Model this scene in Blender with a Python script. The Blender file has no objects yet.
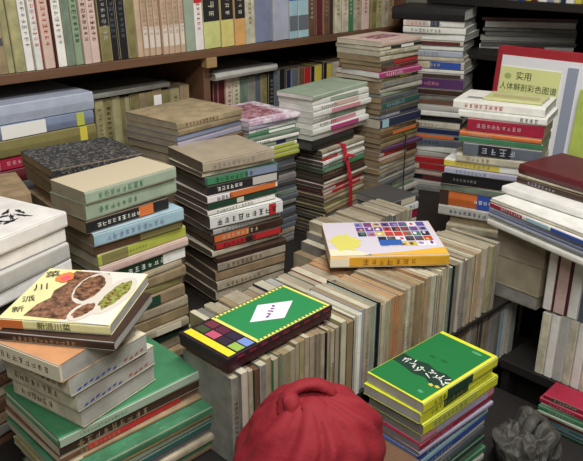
import bpy, bmesh, math, random
from mathutils import Vector, Matrix, Euler
R = math.radians
rnd = random.Random(7)
SC = bpy.context.scene
COL = SC.collection

# ------------------------------------------------------------------ palette
PAL = {
 'white':'e9e8e4','cream':'cfc8b2','beige':'b0a58d','pale grey':'b9b8b2','grey':'8b8a85','dark grey':'4b4b4c','black':'1d1c20',
 'tan':'9c8767','brown':'6b4a34','dark brown':'3e2a22','olive':'827a4c','pale olive':'a9a375','yellow':'cfc04a','lime':'b2b94c',
 'orange':'cf6f35','peach':'cb976b','red':'b8262c','crimson':'a01c3c','maroon':'5c2026','pink':'cf8a9c','magenta':'b03a7c',
 'purple':'553063','lavender':'a9a4bd','navy':'1f2a52','blue':'2f4fa6','light blue':'9fc0cf','steel blue':'7c87a3','slate':'5e6672',
 'teal':'2c5f5c','mint':'9aab98','green':'3f7d58','dark green':'1d4230','grey green':'76897a','rose':'d3bab0','silver':'a9b0c4'}
def lin(h):
    v = [int(h[i:i+2],16)/255 for i in (0,2,4)]
    return [c/12.92 if c <= .04045 else ((c+.055)/1.055)**2.4 for c in v]
def col(name, jit=.06):
    c = lin(PAL.get(name, name)); k = 1+rnd.uniform(-jit,jit)
    return tuple(min(1,x*k*(1+rnd.uniform(-jit,jit)*.4)) for x in c)+(1,)

# ------------------------------------------------------------------ materials
def newmat(name):
    m = bpy.data.materials.new(name); m.use_nodes = True
    nt = m.node_tree; b = nt.nodes['Principled BSDF']
    return m, nt, b
def node(nt, t, **k):
    n = nt.nodes.new(t)
    for a, v in k.items():
        if a.startswith('i_'): n.inputs[a[2:].replace('_',' ')].default_value = v
        else: setattr(n, a, v)
    return n
def mix(nt, a, b, fac, mode='MIX'):
    n = nt.nodes.new('ShaderNodeMix'); n.data_type = 'RGBA'; n.blend_type = mode
    for s, v in ((0,fac),(6,a),(7,b)):
        if isinstance(v, bpy.types.NodeSocket): nt.links.new(v, n.inputs[s])
        else: n.inputs[s].default_value = v
    return n.outputs[2]
def coords(nt, scale, rand=True):
    tc = node(nt,'ShaderNodeTexCoord'); mp = node(nt,'ShaderNodeMapping')
    mp.inputs['Scale'].default_value = scale
    nt.links.new(tc.outputs['Object'], mp.inputs[0])
    if rand:
        oi = node(nt,'ShaderNodeObjectInfo'); mu = node(nt,'ShaderNodeMath',operation='MULTIPLY'); mu.inputs[1].default_value = 37
        nt.links.new(oi.outputs['Random'], mu.inputs[0]); nt.links.new(mu.outputs[0], mp.inputs['Location'])
    return mp.outputs[0]
def ramp(nt, src, p0, c0, p1, c1):
    r = node(nt,'ShaderNodeValToRGB'); e = r.color_ramp.elements
    e[0].position = p0; e[0].color = (c0,c0,c0,1); e[1].position = p1; e[1].color = (c1,c1,c1,1)
    nt.links.new(src, r.inputs[0]); return r.outputs[0]
def noise(nt, vec, scale, detail=3, rough=.6):
    n = node(nt,'ShaderNodeTexNoise'); n.inputs['Scale'].default_value = scale; n.inputs['Detail'].default_value = detail
    n.inputs['Roughness'].default_value = rough; nt.links.new(vec, n.inputs['Vector']); return n.outputs[0]

def mat_cover(name, rough, wear):
    m, nt, b = newmat(name)
    oi = node(nt,'ShaderNodeObjectInfo'); v = coords(nt,(1,1,1))
    n1 = ramp(nt, noise(nt, v, 28, 4), .35, 1-wear, .65, 1.0)
    c = mix(nt, oi.outputs['Color'], n1, 1.0, 'MULTIPLY')
    n2 = ramp(nt, noise(nt, v, 160, 5, .75), .60, 0, .74, wear*1.2)     # rubbed, faded specks
    c = mix(nt, c, (.45,.42,.36,1), n2)
    nt.links.new(c, b.inputs['Base Color']); b.inputs['Roughness'].default_value = rough
    bp = node(nt,'ShaderNodeBump'); bp.inputs['Strength'].default_value = .12; bp.inputs['Distance'].default_value = .002
    nt.links.new(noise(nt, v, 60, 3), bp.inputs['Height']); nt.links.new(bp.outputs[0], b.inputs['Normal'])
    return m
M_COVER = mat_cover('laminated_cover', .42, .16)
M_WORN = mat_cover('worn_card_cover', .75, .38)
def mat_pages():
    m, nt, b = newmat('page_edges')
    oi = node(nt,'ShaderNodeObjectInfo'); v = coords(nt,(6,6,1400))
    n1 = ramp(nt, noise(nt, v, 1, 4, .7), .25, .62, .75, 1.05)
    c = mix(nt, oi.outputs['Color'], n1, 1.0, 'MULTIPLY')
    v2 = coords(nt,(1,1,1)); n2 = ramp(nt, noise(nt, v2, 22, 4), .35, .80, .65, 1.0)
    c = mix(nt, c, n2, 1.0, 'MULTIPLY')
    nt.links.new(c, b.inputs['Base Color']); b.inputs['Roughness'].default_value = .9
    bp = node(nt,'ShaderNodeBump'); bp.inputs['Strength'].default_value = .4; bp.inputs['Distance'].default_value = .0006
    nt.links.new(n1, bp.inputs['Height']); nt.links.new(bp.outputs[0], b.inputs['Normal'])
    return m
M_PAGE = mat_pages()
def mat_flat(name, rough=.6):
    m, nt, b = newmat(name); oi = node(nt,'ShaderNodeObjectInfo')
    nt.links.new(oi.outputs['Color'], b.inputs['Base Color']); b.inputs['Roughness'].default_value = rough
    return m
M_INK = mat_flat('printed_ink', .6)
def mat_photo(name, cell, sat, val, dark=.25):
    """printed picture collage: every small square its own colour, broken up by noise"""
    m, nt, b = newmat(name); v = coords(nt,(1,1,1))
    sn = node(nt,'ShaderNodeVectorMath',operation='SNAP'); sn.inputs[1].default_value = cell; nt.links.new(v, sn.inputs[0])
    wn = node(nt,'ShaderNodeTexWhiteNoise'); nt.links.new(sn.outputs[0], wn.inputs['Vector'])
    hs = node(nt,'ShaderNodeHueSaturation'); hs.inputs['Saturation'].default_value = sat; hs.inputs['Value'].default_value = val
    nt.links.new(wn.outputs['Color'], hs.inputs['Color'])
    n = ramp(nt, noise(nt, v, 190, 4, .7), .4, dark, .6, 1.15)
    c = mix(nt, hs.outputs[0], n, 1.0, 'MULTIPLY')
    nt.links.new(c, b.inputs['Base Color']); b.inputs['Roughness'].default_value = .35
    return m
M_PHOTO = mat_photo('photo_collage', (.024,.03,1), 1.25, 1.0)
def mat_mottle(name, c0, c1, scale, rough=.5, lo=.4, hi=.6):
    m, nt, b = newmat(name); v = coords(nt,(1,1,1))
    f = ramp(nt, noise(nt, v, scale, 5, .7), lo, 0, hi, 1)
    nt.links.new(mix(nt, (*lin(c0),1), (*lin(c1),1), f), b.inputs['Base Color']); b.inputs['Roughness'].default_value = rough
    return m
M_DARKPRINT = mat_mottle('dark_patterned_cover','28282c','827f78',150,.6,.50,.66)
M_PINKPRINT = mat_mottle('pink_white_magazine_cover','b88fae','e6e0e6',38,.35,.42,.56)
M_REDPRINT = mat_mottle('red_pink_cover_picture','7e2f3d','c9a3ae',70,.35)
M_MEAT = mat_mottle('cooked_meat_print','33180f','a8795c',95,.35,.36,.68)
M_VEG = mat_mottle('vegetable_print','6a2f18','90a050',150,.35,.40,.56)
def mat_wood(name, c0, c1):
    m, nt, b = newmat(name); v = coords(nt,(3,30,30))
    f = noise(nt, v, 3, 5, .65)
    nt.links.new(mix(nt, (*lin(c0),1), (*lin(c1),1), f), b.inputs['Base Color']); b.inputs['Roughness'].default_value = .55
    return m
M_WOOD = mat_wood('brown_shelf_wood','4e3526','7a5a42')
M_BLACKWOOD = mat_wood('dark_shelf_wood','141314','26221f')
def mat_plain(name, c, c2=None, scale=5, rough=.8):
    m, nt, b = newmat(name); v = coords(nt,(1,1,1),False)
    f = noise(nt, v, scale, 4)
    nt.links.new(mix(nt, (*lin(c),1), (*lin(c2 or c),1), f), b.inputs['Base Color']); b.inputs['Roughness'].default_value = rough
    return m
M_WALL = mat_plain('painted_wall','8e8a80','a09b8e',4)
M_CEIL = mat_plain('white_ceiling','d8d6d0','e4e2dc',3)
M_FLOOR = mat_plain('concrete_floor','4a4743','5c5852',9)
M_CARD = mat_plain('brown_cardboard','8c7a63','a08d74',14)
def mat_cloth(name, c0, c1, rough, bump):
    m, nt, b = newmat(name); v = coords(nt,(1,1,1),False)
    f = noise(nt, v, 14, 4)
    nt.links.new(mix(nt, (*lin(c0),1), (*lin(c1),1), f), b.inputs['Base Color']); b.inputs['Roughness'].default_value = rough
    b.inputs['Sheen Weight'].default_value = .0
    bp = node(nt,'ShaderNodeBump'); bp.inputs['Strength'].default_value = bump; bp.inputs['Distance'].default_value = .01
    nt.links.new(noise(nt, v, 26, 4), bp.inputs['Height']); nt.links.new(bp.outputs[0], b.inputs['Normal'])
    return m
M_REDBAG = mat_cloth('red_nonwoven_bag','7a0f1e','8c1424',.8,.35)
M_GREYBAG = mat_cloth('dark_grey_plastic','35342f','4a4845',.6,.5)
M_RIBBON = mat_cloth('red_ribbon','b01830','c4223c',.5,.1)
M_TWINE = mat_plain('dark_twine','2b2524')

# ------------------------------------------------------------------ object helpers
def link(name, me, m, parent=None, color=None):
    o = bpy.data.objects.new(name, me); COL.objects.link(o)
    if m is not None and not me.materials: me.materials.append(m)
    if parent: o.parent = parent
    if color: o.color = color
    return o
def tag(o, label=None, cat=None, group=None, kind=None):
    for k, v in (('label',label),('category',cat),('group',group),('kind',kind)):
        if v: o[k] = v
    return o
def empty(name, M=None):
    o = bpy.data.objects.new(name, None); o.empty_display_size = .05; COL.objects.link(o)
    if M is not None: o.matrix_world = M
    return o
def bm_mesh(bm, name):
    me = bpy.data.meshes.new(name); bm.normal_update(); bm.to_mesh(me); bm.free(); return me
def add_box(bm, x0,x1,y0,y1,z0,z1, bev=0):
    vs = [bm.verts.new(p) for p in ((x0,y0,z0),(x1,y0,z0),(x1,y1,z0),(x0,y1,z0),(x0,y0,z1),(x1,y0,z1),(x1,y1,z1),(x0,y1,z1))]
    fs = [bm.faces.new([vs[i] for i in f]) for f in ((3,2,1,0),(4,5,6,7),(0,1,5,4),(1,2,6,5),(2,3,7,6),(3,0,4,7))]
    if bev:
        es = list({e for f in fs for e in f.edges}); bmesh.ops.bevel(bm, geom=es, offset=bev, segments=2, affect='EDGES', profile=.5)
def box_mesh(name, *a, bev=0):
    bm = bmesh.new(); add_box(bm, *a, bev=bev); return bm_mesh(bm, name)

# ------------------------------------------------------------------ a book
# lying book, local axes: x along the spine 0..L, y from spine (0) to fore edge (W), z 0..T
def cover_mesh(L, W, T, c, hard, curl=0):
    pts = []
    r = min(T*.30, .004) if not hard else min(T*.2,.003)
    def arc(cy, cz, rr, a0, a1, n=4):
        return [(cy+rr*math.cos(a0+(a1-a0)*i/n), cz+rr*math.sin(a0+(a1-a0)*i/n)) for i in range(n+1)]
    pts += [(W, 0)] ; pts = [(W,0),(r,0)][:1] + arc(r, r, r, -math.pi/2, -math.pi)
    if hard:   # slightly rounded back
        pts += [(-.0018, T*.35), (-.0025, T*.5), (-.0018, T*.65)]
    pts += arc(r, T-r, r, math.pi, math.pi/2) + [(W,T),(W,T-c)]
    ri = max(r-c, 0)
    pts += [(c+ri, T-c), (c, T-c-ri)] if ri > 0 else [(c, T-c)]
    pts += [(c, c+ri), (c+ri, c)] if ri > 0 else [(c, c)]
    pts += [(W, c)]
    bm = bmesh.new(); nseg = 1
    rings = []
    for k in range(nseg+1):
        rings.append([bm.verts.new((L*k/nseg, p[0], p[1])) for p in pts])
    n = len(pts)
    for a, b in zip(rings, rings[1:]):
        for i in range(n):
            j = (i+1) % n
            bm.faces.new((a[i], a[j], b[j], b[i]))
    bm.faces.new(list(reversed(rings[0]))); bm.faces.new(rings[-1])
    bmesh.ops.recalc_face_normals(bm, faces=bm.faces)
    return bm_mesh(bm, 'book_cover')
def glyph_mesh(n, size, pitch, y, x0, zc, upright=False, seed=0, rows=1, rowgap=0):
    """short strokes that stand for characters too small to read, raised ink on the plane y"""
    g = random.Random(seed); bm = bmesh.new()
    def q(xa, xb, za, zb):
        vs = [bm.verts.new(p) for p in ((xa,y,za),(xb,y,za),(xb,y,zb),(xa,y,zb))]; bm.faces.new(vs)
    for rr in range(rows):
        for i in range(n):
            cx = x0+i*pitch; cz = zc - rr*rowgap; s = size*g.uniform(.8,1.05); w = s*.11
            for k in range(g.choice((2,3,3))):
                z = cz + s*(-.38+.38*k)+g.uniform(-.05,.05)*s; l = s*g.uniform(.25,.5)
                q(cx-l, cx+l, z-w*.5, z+w*.5)
            for k in range(g.choice((1,2,2))):
                x = cx + s*g.uniform(-.35,.35); l = s*g.uniform(.3,.5)
                q(x-w*.5, x+w*.5, cz-l, cz+l)
    return bm_mesh(bm, 'printed_title')

CNT = {}
def book(Mw, L, W, T, color, pages='beige', kind='paperback', segs=(), title=None, ntitle=8, back=None, label='', group=None,
         top=None, mat=None, jit=.06, tx=.12, tsize=None, body=None, upright=False):
    hard = kind == 'hardback'; c = .0022 if hard else .0005
    if T < .006: c = min(c, T*.2)
    root = empty(kind, Mw)
    tag(root, label, kind, group)
    cc = col(color, jit)
    wear = mat or (M_WORN if (not hard and color in ('beige','tan','brown','grey','olive','pale olive','peach','grey green','cream') ) else M_COVER)
    link('cover', cover_mesh(L, W, T, c, hard), wear, root, cc)
    o = .003 if hard else .0006
    link('page_block', box_mesh('page_block', o, L-o, c+.0004, W-(.004 if hard else rnd.uniform(.0006,.002)), c+.00005, T-c-.00005), M_PAGE, root, col(pages, jit))
    r = min(T*.30,.004) if not hard else min(T*.2,.003)
    yo = -.0005 - (.0026 if hard else 0)
    for (a, b, sc_) in segs:
        link('spine_label', box_mesh('spine_label', a*L, b*L, yo, r+.0002, r*.55, T-r*.55), M_INK, root, col(sc_, .03))
    if title:
        s = tsize or min(T*.55, .011)
        pitch = s*1.18; n = min(ntitle, int((L*(1-tx)-.01)/pitch))
        link('title', glyph_mesh(n, s, pitch, yo-.0004, tx*L+s*.6, T/2, seed=rnd.random()), M_INK, root, col(title, .02))
    if top:   # print on the front cover: list of (x0,x1,y0,y1,colour or material)
        for kk, (nm, x0,x1,y0,y1,cm) in enumerate(top):
            if isinstance(cm, str): link(nm, box_mesh(nm, x0*L,x1*L,y0*W,y1*W,T-.0003,T+.0003+.0002*kk), M_INK, root, col(cm,.02))
            else: link(nm, box_mesh(nm, x0*L,x1*L,y0*W,y1*W,T-.0003,T+.0003+.0002*kk), cm, root)
    return root

ONES = 'zeroth first second third fourth fifth sixth seventh eighth ninth tenth eleventh twelfth thirteenth fourteenth fifteenth sixteenth seventeenth eighteenth nineteenth'.split()
TENS = {2:'twent',3:'thirt',4:'fort',5:'fift',6:'sixt',7:'sevent',8:'eight',9:'ninet'}
def ordinal(n):
    if n < 20: return ONES[n]
    t, u = divmod(n, 10)
    return TENS[t]+'ieth' if u == 0 else TENS[t]+'y-'+ONES[u]
HEXNAME = {'b59670':'yellowed','6f6254':'brown','5c5045':'dark brown','7d7060':'tan','544a40':'dark brown'}
def describe(color, segs, title, kind, pages, flip):
    pages = HEXNAME.get(pages, pages)
    d = color
    if flip: d = pages + ' page edged'
    elif segs and segs[0][2] != color: d = color + ' and ' + segs[0][2]
    s = d + ' ' + kind
    if title and not flip and not segs: s += ' with ' + title + ' lettering'
    return s

# stack: rows from the TOP down; each row = dict(h=relative height, c=colour ...)
def r(h, c, **k): return dict(h=h, c=c, **k)
def stack(name, where, x, y, zb, zt, yaw, L, W, rows, anchor='L', lean=(0,0), jyaw=2.0, jpos=.004, pages='beige', kind='paperback', group=None):
    """x,y: the near corner of the lowest book; books go up from zb to zt"""
    tot = sum(q['h'] for q in rows); k = (zt-zb)/tot
    z = zt
    for i, q in enumerate(rows):
        T = q['h']*k - .0006; z -= q['h']*k
        f = (z-zb)/(zt-zb)
        l = q.get('L', L*rnd.uniform(.97,1.02)); w = q.get('W', W*rnd.uniform(.96,1.03))
        a = yaw + q.get('yaw', 0) + rnd.uniform(-jyaw, jyaw)
        px = x + lean[0]*f + q.get('dx',0); py = y + lean[1]*f + q.get('dy',0)
        Mr = Matrix.Translation((px, py, z+.0003)) @ Matrix.Rotation(R(a), 4, 'Z')
        jx, jy = q.get('jx', rnd.uniform(-jpos,jpos)), q.get('jy', rnd.uniform(-jpos,jpos))
        if anchor == 'R': Mr = Mr @ Matrix.Translation((-l, 0, 0))
        Mr = Mr @ Matrix.Translation((jx, jy, 0))
        flip = q.get('flip', False)
        if flip: Mr = Mr @ Matrix.Translation((l, w, 0)) @ Matrix.Rotation(math.pi, 4, 'Z')
        kd = q.get('kind', kind); pg = q.get('pages', pages)
        pos = 'topmost of ' if i == 0 else ('lowest of ' if i == len(rows)-1 else ordinal(i+1)+' down in ')
        d = q.get('desc') or describe(q['c'], q.get('segs',()), q.get('title'), kd, pg, flip)
        book(Mr, l, w, T, q['c'], pg, kd, q.get('segs',()), q.get('title'), q.get('n',8), label=d+', '+pos+where, group=group or name,
             top=q.get('top'), mat=q.get('mat'), tx=q.get('tx',.12), tsize=q.get('ts'))

# row of standing books, starting at (x,y) going along direction yaw; y is the plane of the visible edges
def row(name, where, x, y, z, yaw, items, tilt=0, pages='beige', H=.18, D=.13, group=None, kind='paperback', count_from=1, jd=.004):
    s = 0
    for i, q in enumerate(items):
        T = q['h']; h = q.get('H', H*rnd.uniform(.965,1.02)); d = q.get('D', D*rnd.uniform(.95,1.03))
        t = R(q.get('tilt', tilt)+rnd.uniform(-.06,.06))
        flip = q.get('flip', False)
        base = Matrix.Translation((x, y, z)) @ Matrix.Rotation(R(yaw), 4, 'Z')
        s += T + .0006 + q.get('gap',0)
        st = Matrix.Rotation(-math.pi/2, 4, 'Y')               # x up, z towards -x
        dy = rnd.uniform(-jd, jd)+q.get('dy',0); up = .0005+T*abs(math.sin(t))
        if flip: Mr = base @ Matrix.Translation((s-T, dy, up)) @ Matrix.Rotation(-t,4,'Y') @ Matrix.Translation((0,d,0)) @ Matrix.Rotation(math.pi,4,'Z') @ st
        else: Mr = base @ Matrix.Translation((s, dy, up)) @ Matrix.Rotation(-t,4,'Y') @ st
        kd = q.get('kind', kind); pg = q.get('pages', pages)
        dsc = q.get('desc') or describe(q['c'], q.get('segs',()), q.get('title'), kd, pg, flip)
        k = i+count_from
        book(Mr, h, d, T-.0004, q['c'], pg, kd, q.get('segs',()), q.get('title'), q.get('n',9), label=f"{dsc}, {ordinal(k)} along {where}", group=group or name, tx=q.get('tx',.25), tsize=q.get('ts'))
    return s

# ------------------------------------------------------------------ camera
F_PX, PITCH, HEAD, CAMZ = 718., 22., 45.7, 1.5
cam_d = bpy.data.cameras.new('camera'); cam = bpy.data.objects.new('camera', cam_d); COL.objects.link(cam); SC.camera = cam
cam_d.sensor_width = 36; cam_d.lens = 36*F_PX/583; cam_d.clip_start = .02
cam.location = (0,0,CAMZ); cam.rotation_euler = (R(90-PITCH), 0, R(HEAD-90))
_f = Vector((math.cos(R(HEAD))*math.cos(R(PITCH)), math.sin(R(HEAD))*math.cos(R(PITCH)), -math.sin(R(PITCH))))
_r = Vector((math.sin(R(HEAD)), -math.cos(R(HEAD)), 0)); _u = _r.cross(_f)
def ray(px, py): return _f + _r*((px-291.5)/F_PX) - _u*((py-230.5)/F_PX)
def x_at(px, py, Y):
    d = ray(px, py); return d.x*Y/d.y
def y_at(px, py, X):
    d = ray(px, py); return d.y*X/d.x

# ------------------------------------------------------------------ room
def struct(name, *a, m):
    o = link(name, box_mesh(name, *a), m); o['kind'] = 'structure'; return o
struct('floor', -1.6,2.6,-1.6,2.05,-.05,0, m=M_FLOOR)
struct('wall_back', -1.6,2.6,2.0,2.05,0,2.8, m=M_WALL)
struct('wall_right', 2.55,2.6,-1.6,2.0,0,2.8, m=M_WALL)
struct('wall_left', -1.65,-1.6,-1.6,2.05,0,2.8, m=M_WALL)
struct('wall_front', -1.6,2.6,-1.65,-1.6,0,2.8, m=M_WALL)
struct('ceiling', -1.65,2.6,-1.65,2.05,2.8,2.85, m=M_CEIL)

def furniture(name, label, cat, parts, m):
    root = empty(name, Matrix()); tag(root, label, cat)
    for nm, a, *mm in parts:
        link(nm, box_mesh(nm, *a, bev=.0015), mm[0] if mm else m, root)
    return root
XU = 1.238
furniture('bookshelf', 'brown wooden wall bookshelf carrying the upper row of books', 'bookshelf', [
    ('shelf_board', (-.1,2.10,1.6,1.9,1.2,1.222)), ('shelf_board', (-.1,2.10,1.6,1.9,.933,.955)),
    ('shelf_board', (-.1,2.10,1.6,1.9,1.62,1.642)), ('back_panel', (-.1,2.10,1.9,1.912,.0,1.9), M_BLACKWOOD),
    ('upright', (XU+.002,XU+.026,1.625,1.9,.955,1.2)), ('bracket', (XU-.004,XU+.032,1.598,1.624,1.172,1.2), mat_wood('pale_bracket_wood','8a7048','a58a5e')),
    ('upright', (-.12,-.1,1.6,1.9,0,1.9)), ('upright', (2.10,2.12,1.6,1.9,0,1.9))], M_WOOD)
furniture('book_bench', 'dark low bench holding the rows of upright books', 'bench', [
    ('bench_top', (.1,2.36,.753,1.59,.668,.68)), ('shelf_board', (.1,1.66,.765,1.59,.474,.49)),
    ('back_panel', (.1,1.66,1.2,1.21,.0,.66)), ('upright', (.1,.12,.8,1.2,0,.66)), ('upright', (1.20,1.22,.8,1.2,.49,.66)), ('upright', (1.64,1.66,.8,1.2,0,.66)), ('upright', (2.30,2.34,.8,1.55,0,.66))], M_BLACKWOOD)
furniture('corner_shelf', 'black wooden shelf under the white books at the right edge', 'bookshelf', [
    ('shelf_board', (1.455,1.70,.1,.742,.505,.529)), ('back_panel', (1.70,1.712,.1,.742,.0,.865)), ('upright', (1.47,1.70,.722,.742,0,.505)), ('kick_panel', (1.52,1.532,.1,.72,0,.505))], M_BLACKWOOD)
furniture('wall_shelf', 'black shelf unit on the side wall at the top corner', 'bookshelf', [
    ('shelf_board', (2.13,2.53,.2,1.52,1.302,1.326)), ('shelf_board', (2.13,2.53,.2,1.52,1.135,1.155)), ('back_panel', (2.53,2.545,.2,1.52,.72,1.9)),
    ('upright', (2.36,2.53,.2,.22,.0,1.9)), ('upright', (2.36,2.53,1.50,1.52,.0,1.9))], M_BLACKWOOD)
furniture('low_stool', 'low wooden stool under the red bag', 'stool', [
    ('seat', (.50,.845,.40,.742,.66,.68)), ('leg', (.51,.54,.42,.45,0,.66)), ('leg', (.80,.83,.42,.45,0,.66)), ('leg', (.51,.54,.70,.73,0,.66)), ('leg', (.80,.83,.70,.73,0,.66))], M_WOOD)
furniture('low_table', 'low dark table under the green topped book pile', 'table', [
    ('table_top', (.86,1.448,.1,.742,.43,.45)), ('leg', (.87,.90,.12,.15,0,.43)), ('leg', (1.41,1.44,.12,.15,0,.43)), ('leg', (.87,.90,.70,.73,0,.43)), ('leg', (1.41,1.44,.70,.73,0,.43))], M_BLACKWOOD)

def box_under(x0,x1,y0,y1,z0,z1,label):
    root = empty('cardboard_box', Matrix.Translation((x0,y0,z0))); tag(root, label, 'box')
    w, d_, t = x1-x0, y1-y0, z1-z0
    link('carton', box_mesh('carton', 0,w,0,d_,0,t-.003,bev=.003), M_CARD, root)
    link('flap', box_mesh('flap', .001,w-.001,.001,d_/2-.001,t-.0029,t), M_CARD, root)
    link('flap', box_mesh('flap', .001,w-.001,d_/2+.001,d_-.001,t-.0029,t), M_CARD, root)

# ------------------------------------------------------------------ upper shelf row
def px_row(name, where, Y, z, edges, py0, slope, specs, **k):
    """specs: (end pixel along the shelf edge, colour, options)"""
    xs = x_at(edges, py0, Y); items = []; prev = xs; 
    for e, c, o in specs:
        x1 = x_at(e, py0+slope*(e-edges), Y); items.append(dict(h=max(.004, x1-prev-.0006), c=c, **o)); prev = x1
    row(name, where, xs, Y, z, 0, items, **k)
lab = lambda c, a=.45, b=.8: ((a,b,c),)
px_row('books on the upper shelf', 'the upper shelf from its outer end', 1.605, 1.2225, -6, 77, -.125, [
 (0,'brown',{}),(9,'tan',dict(segs=lab('dark grey',.30,.38))),(16,'pale olive',{}),(27,'pale olive',{}),
 (36,'white',dict(title='grey')),(44,'white',dict(title='pink')),(46,'crimson',{}),(57,'rose',dict(title='red')),(59,'maroon',{}),(69,'white',dict(title='grey')),
 (77,'grey green',{}),(85,'8aa488',dict(title='dark green',H=.2,desc='soft green book')),(93,'rose',dict(title='brown')),(102,'rose',dict(title='brown')),(113,'olive',dict(segs=lab('black',.42,.85),title='pale grey')),
 (121,'black',dict(title='slate')),(130,'black',dict(title='slate')),(139,'olive',{}),
 (145,'c2a78e',dict(desc='plain pinkish tan book')),(151,'c2a78e',dict(desc='pinkish tan book with pale label',segs=lab('d3c8bd',.10,.36),title='b09780')),(157,'c2a78e',dict(desc='pinkish tan book with pale label',segs=lab('d3c8bd',.10,.36),title='b09780')),(163,'c2a78e',dict(desc='pinkish tan book with pale label',segs=lab('d3c8bd',.10,.36),title='b09780')),(169,'c2a78e',dict(desc='pinkish tan book with pale label',segs=lab('d3c8bd',.10,.36),title='b09780')),(175,'c2a78e',dict(desc='pinkish tan book with pale label',segs=lab('d3c8bd',.10,.36),title='b09780')),(181,'c2a78e',dict(desc='pinkish tan book with pale label',segs=lab('d3c8bd',.10,.36),title='b09780')),(186,'c2a78e',dict(desc='pinkish tan book with pale label',segs=lab('d3c8bd',.10,.36),title='b09780')),
 (196,'mint',{}),(205,'white',dict(segs=((.62,1,'red'),),title='red')),
 (222,'c9cf86',dict(desc='pale lime book with black panel',segs=((.36,.78,'black'),),title='cream',ts=.02,tx=.40,n=3)),(235,'d3c67c',dict(desc='pale yellow book with black panel',segs=((.36,.78,'black'),),title='cream',ts=.016,tx=.40,n=4)),(246,'d8a468',dict(desc='pale orange book with black panel',segs=((.78,1,'d3c67c'),(.36,.78,'black')),title='cream',ts=.015,tx=.40,n=4)),
 (256,'cream',dict(title='olive')),(273,'steel blue',dict(H=.24)),(289,'silver',dict(H=.24)),
 (298,'light blue',dict(segs=((.5,.9,'blue'),(.1,.3,'slate')),H=.22)),(309,'light blue',dict(segs=((.5,.9,'blue'),(.1,.3,'slate')),H=.22)),
 (316,'brown',dict(title='pale grey')),(323,'maroon',{}),(329,'brown',dict(title='grey')),(334,'dark brown',{}),(341,'cream',dict(title='olive')),(348,'cream',dict(title='olive')),(354,'green',dict(title='cream')),
 (362,'beige',dict(title='brown')),(370,'rose',dict(title='brown'))]+[(370+6*i,rnd.choice(['tan','pale olive','olive','beige']),dict(title='brown')) for i in range(1,5)],
 tilt=1.5, H=.205, D=.14, pages='beige', kind='book')
# ------------------------------------------------------------------ lower shelf row, under the board
px_row('books on the shelf below the board', 'the shelf under the board', 1.66, .9555, 98, 150, -.12, [
 (107,'pale olive',dict(title='olive')),(116,'olive',dict(title='black')),(124,'pale olive',{}),(129,'olive',{}),(134,'pale olive',dict(title='black',segs=((.3,.7,'dark brown'),))),(143,'olive',{}),(150,'tan',{}),
 (157,'olive',{}),(166,'tan',dict(segs=((.3,.9,'white'),))),(174,'olive',{}),(183,'pale olive',dict(title='black')),(192,'tan',{})],
 tilt=0, H=.165, D=.13, kind='book')
px_row('books on the shelf beyond the bracket', 'the lower shelf beyond the pale bracket', 1.66, .9555, 214, 128, -.12, [
 (219,'maroon',{}),(226,'maroon',{}),(233,'rose',dict(title='brown')),(241,'cream',dict(title='olive')),(249,'grey green',{}),(256,'grey',{}),(262,'slate',{}),(268,'olive',{}),(274,'black',dict(title='grey')),(280,'slate',{}),(286,'black',{}),(291,'navy',{}),(298,'slate',{}),
 (304,'brown',{}),(311,'red',{}),(315,'black',{}),(322,'yellow',dict(segs=((.3,.6,'black'),))),(326,'black',{}),(332,'yellow',dict(segs=((.2,.7,'black'),))),(338,'cream',{}),(345,'tan',{}),(352,'olive',{}),(360,'brown',{})],
 tilt=0, H=.165, D=.13, kind='book')
def lone(name, x, y, z, yaw, L, W, T, c, label, **k):
    return book(Matrix.Translation((x,y,z)) @ Matrix.Rotation(R(yaw),4,'Z'), L, W, T, c, label=label, kind=name, **k)
lone('paperback', .90, 1.645, 1.1265, 3, .25, .145, .012, 'grey', 'grey worn paperback lying flat on the olive spines under the shelf board', pages='pale grey')
lone('hardback', 1.285, 1.628, 1.1265, 4, .26, .16, .020, 'pale grey', 'pale grey thick hardback lying on the spines beyond the bracket', pages='cream')

# ------------------------------------------------------------------ blue grey hardbacks at the shelf's outer end
stack('hardbacks at the shelf end', 'the blue hardback pile', .864, 1.572, .9565, 1.162, 2, .33, .25, [
 r(22,'silver',kind='hardback',pages='pale grey',desc='pale blue grey hardback with a plain cover'),
 r(17,'steel blue',kind='hardback',segs=((.86,.92,'lime'),(.3,.62,'white')),desc='grey blue hardback with white spine label',L=.335),
 r(20,'olive',kind='hardback',segs=((.86,.92,'yellow'),),desc='thick olive hardback with gold specks'),
 r(15,'white',kind='hardback',segs=((.3,.66,'crimson'),),desc='white hardback with crimson spine band',L=.35,title='rose',tx=.34),
 r(16,'maroon',kind='hardback'), r(14,'dark grey',kind='hardback')], anchor='R', jyaw=1.2)

# ------------------------------------------------------------------ tan books behind the tall centre stack
stack('tan books in front of the shelf', 'the tan pile at the shelf upright', 0.968, 1.380, .9955, 1.10, 7, .225, .19, [
 r(10,'b3a07e',mat=M_WORN,title='brown',n=10,desc='tan worn paperback with a stained cover'), r(8,'tan',title='olive'), r(9,'steel blue',segs=((.0,.7,'steel blue'),),desc='blue spined paperback'),
 r(9,'lavender'), r(12,'brown'), r(12,'dark brown')], pages='beige')
box_under(.955,1.19,1.385,1.575,.6805,.995,'brown cardboard box under the tan pile of books')

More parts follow.
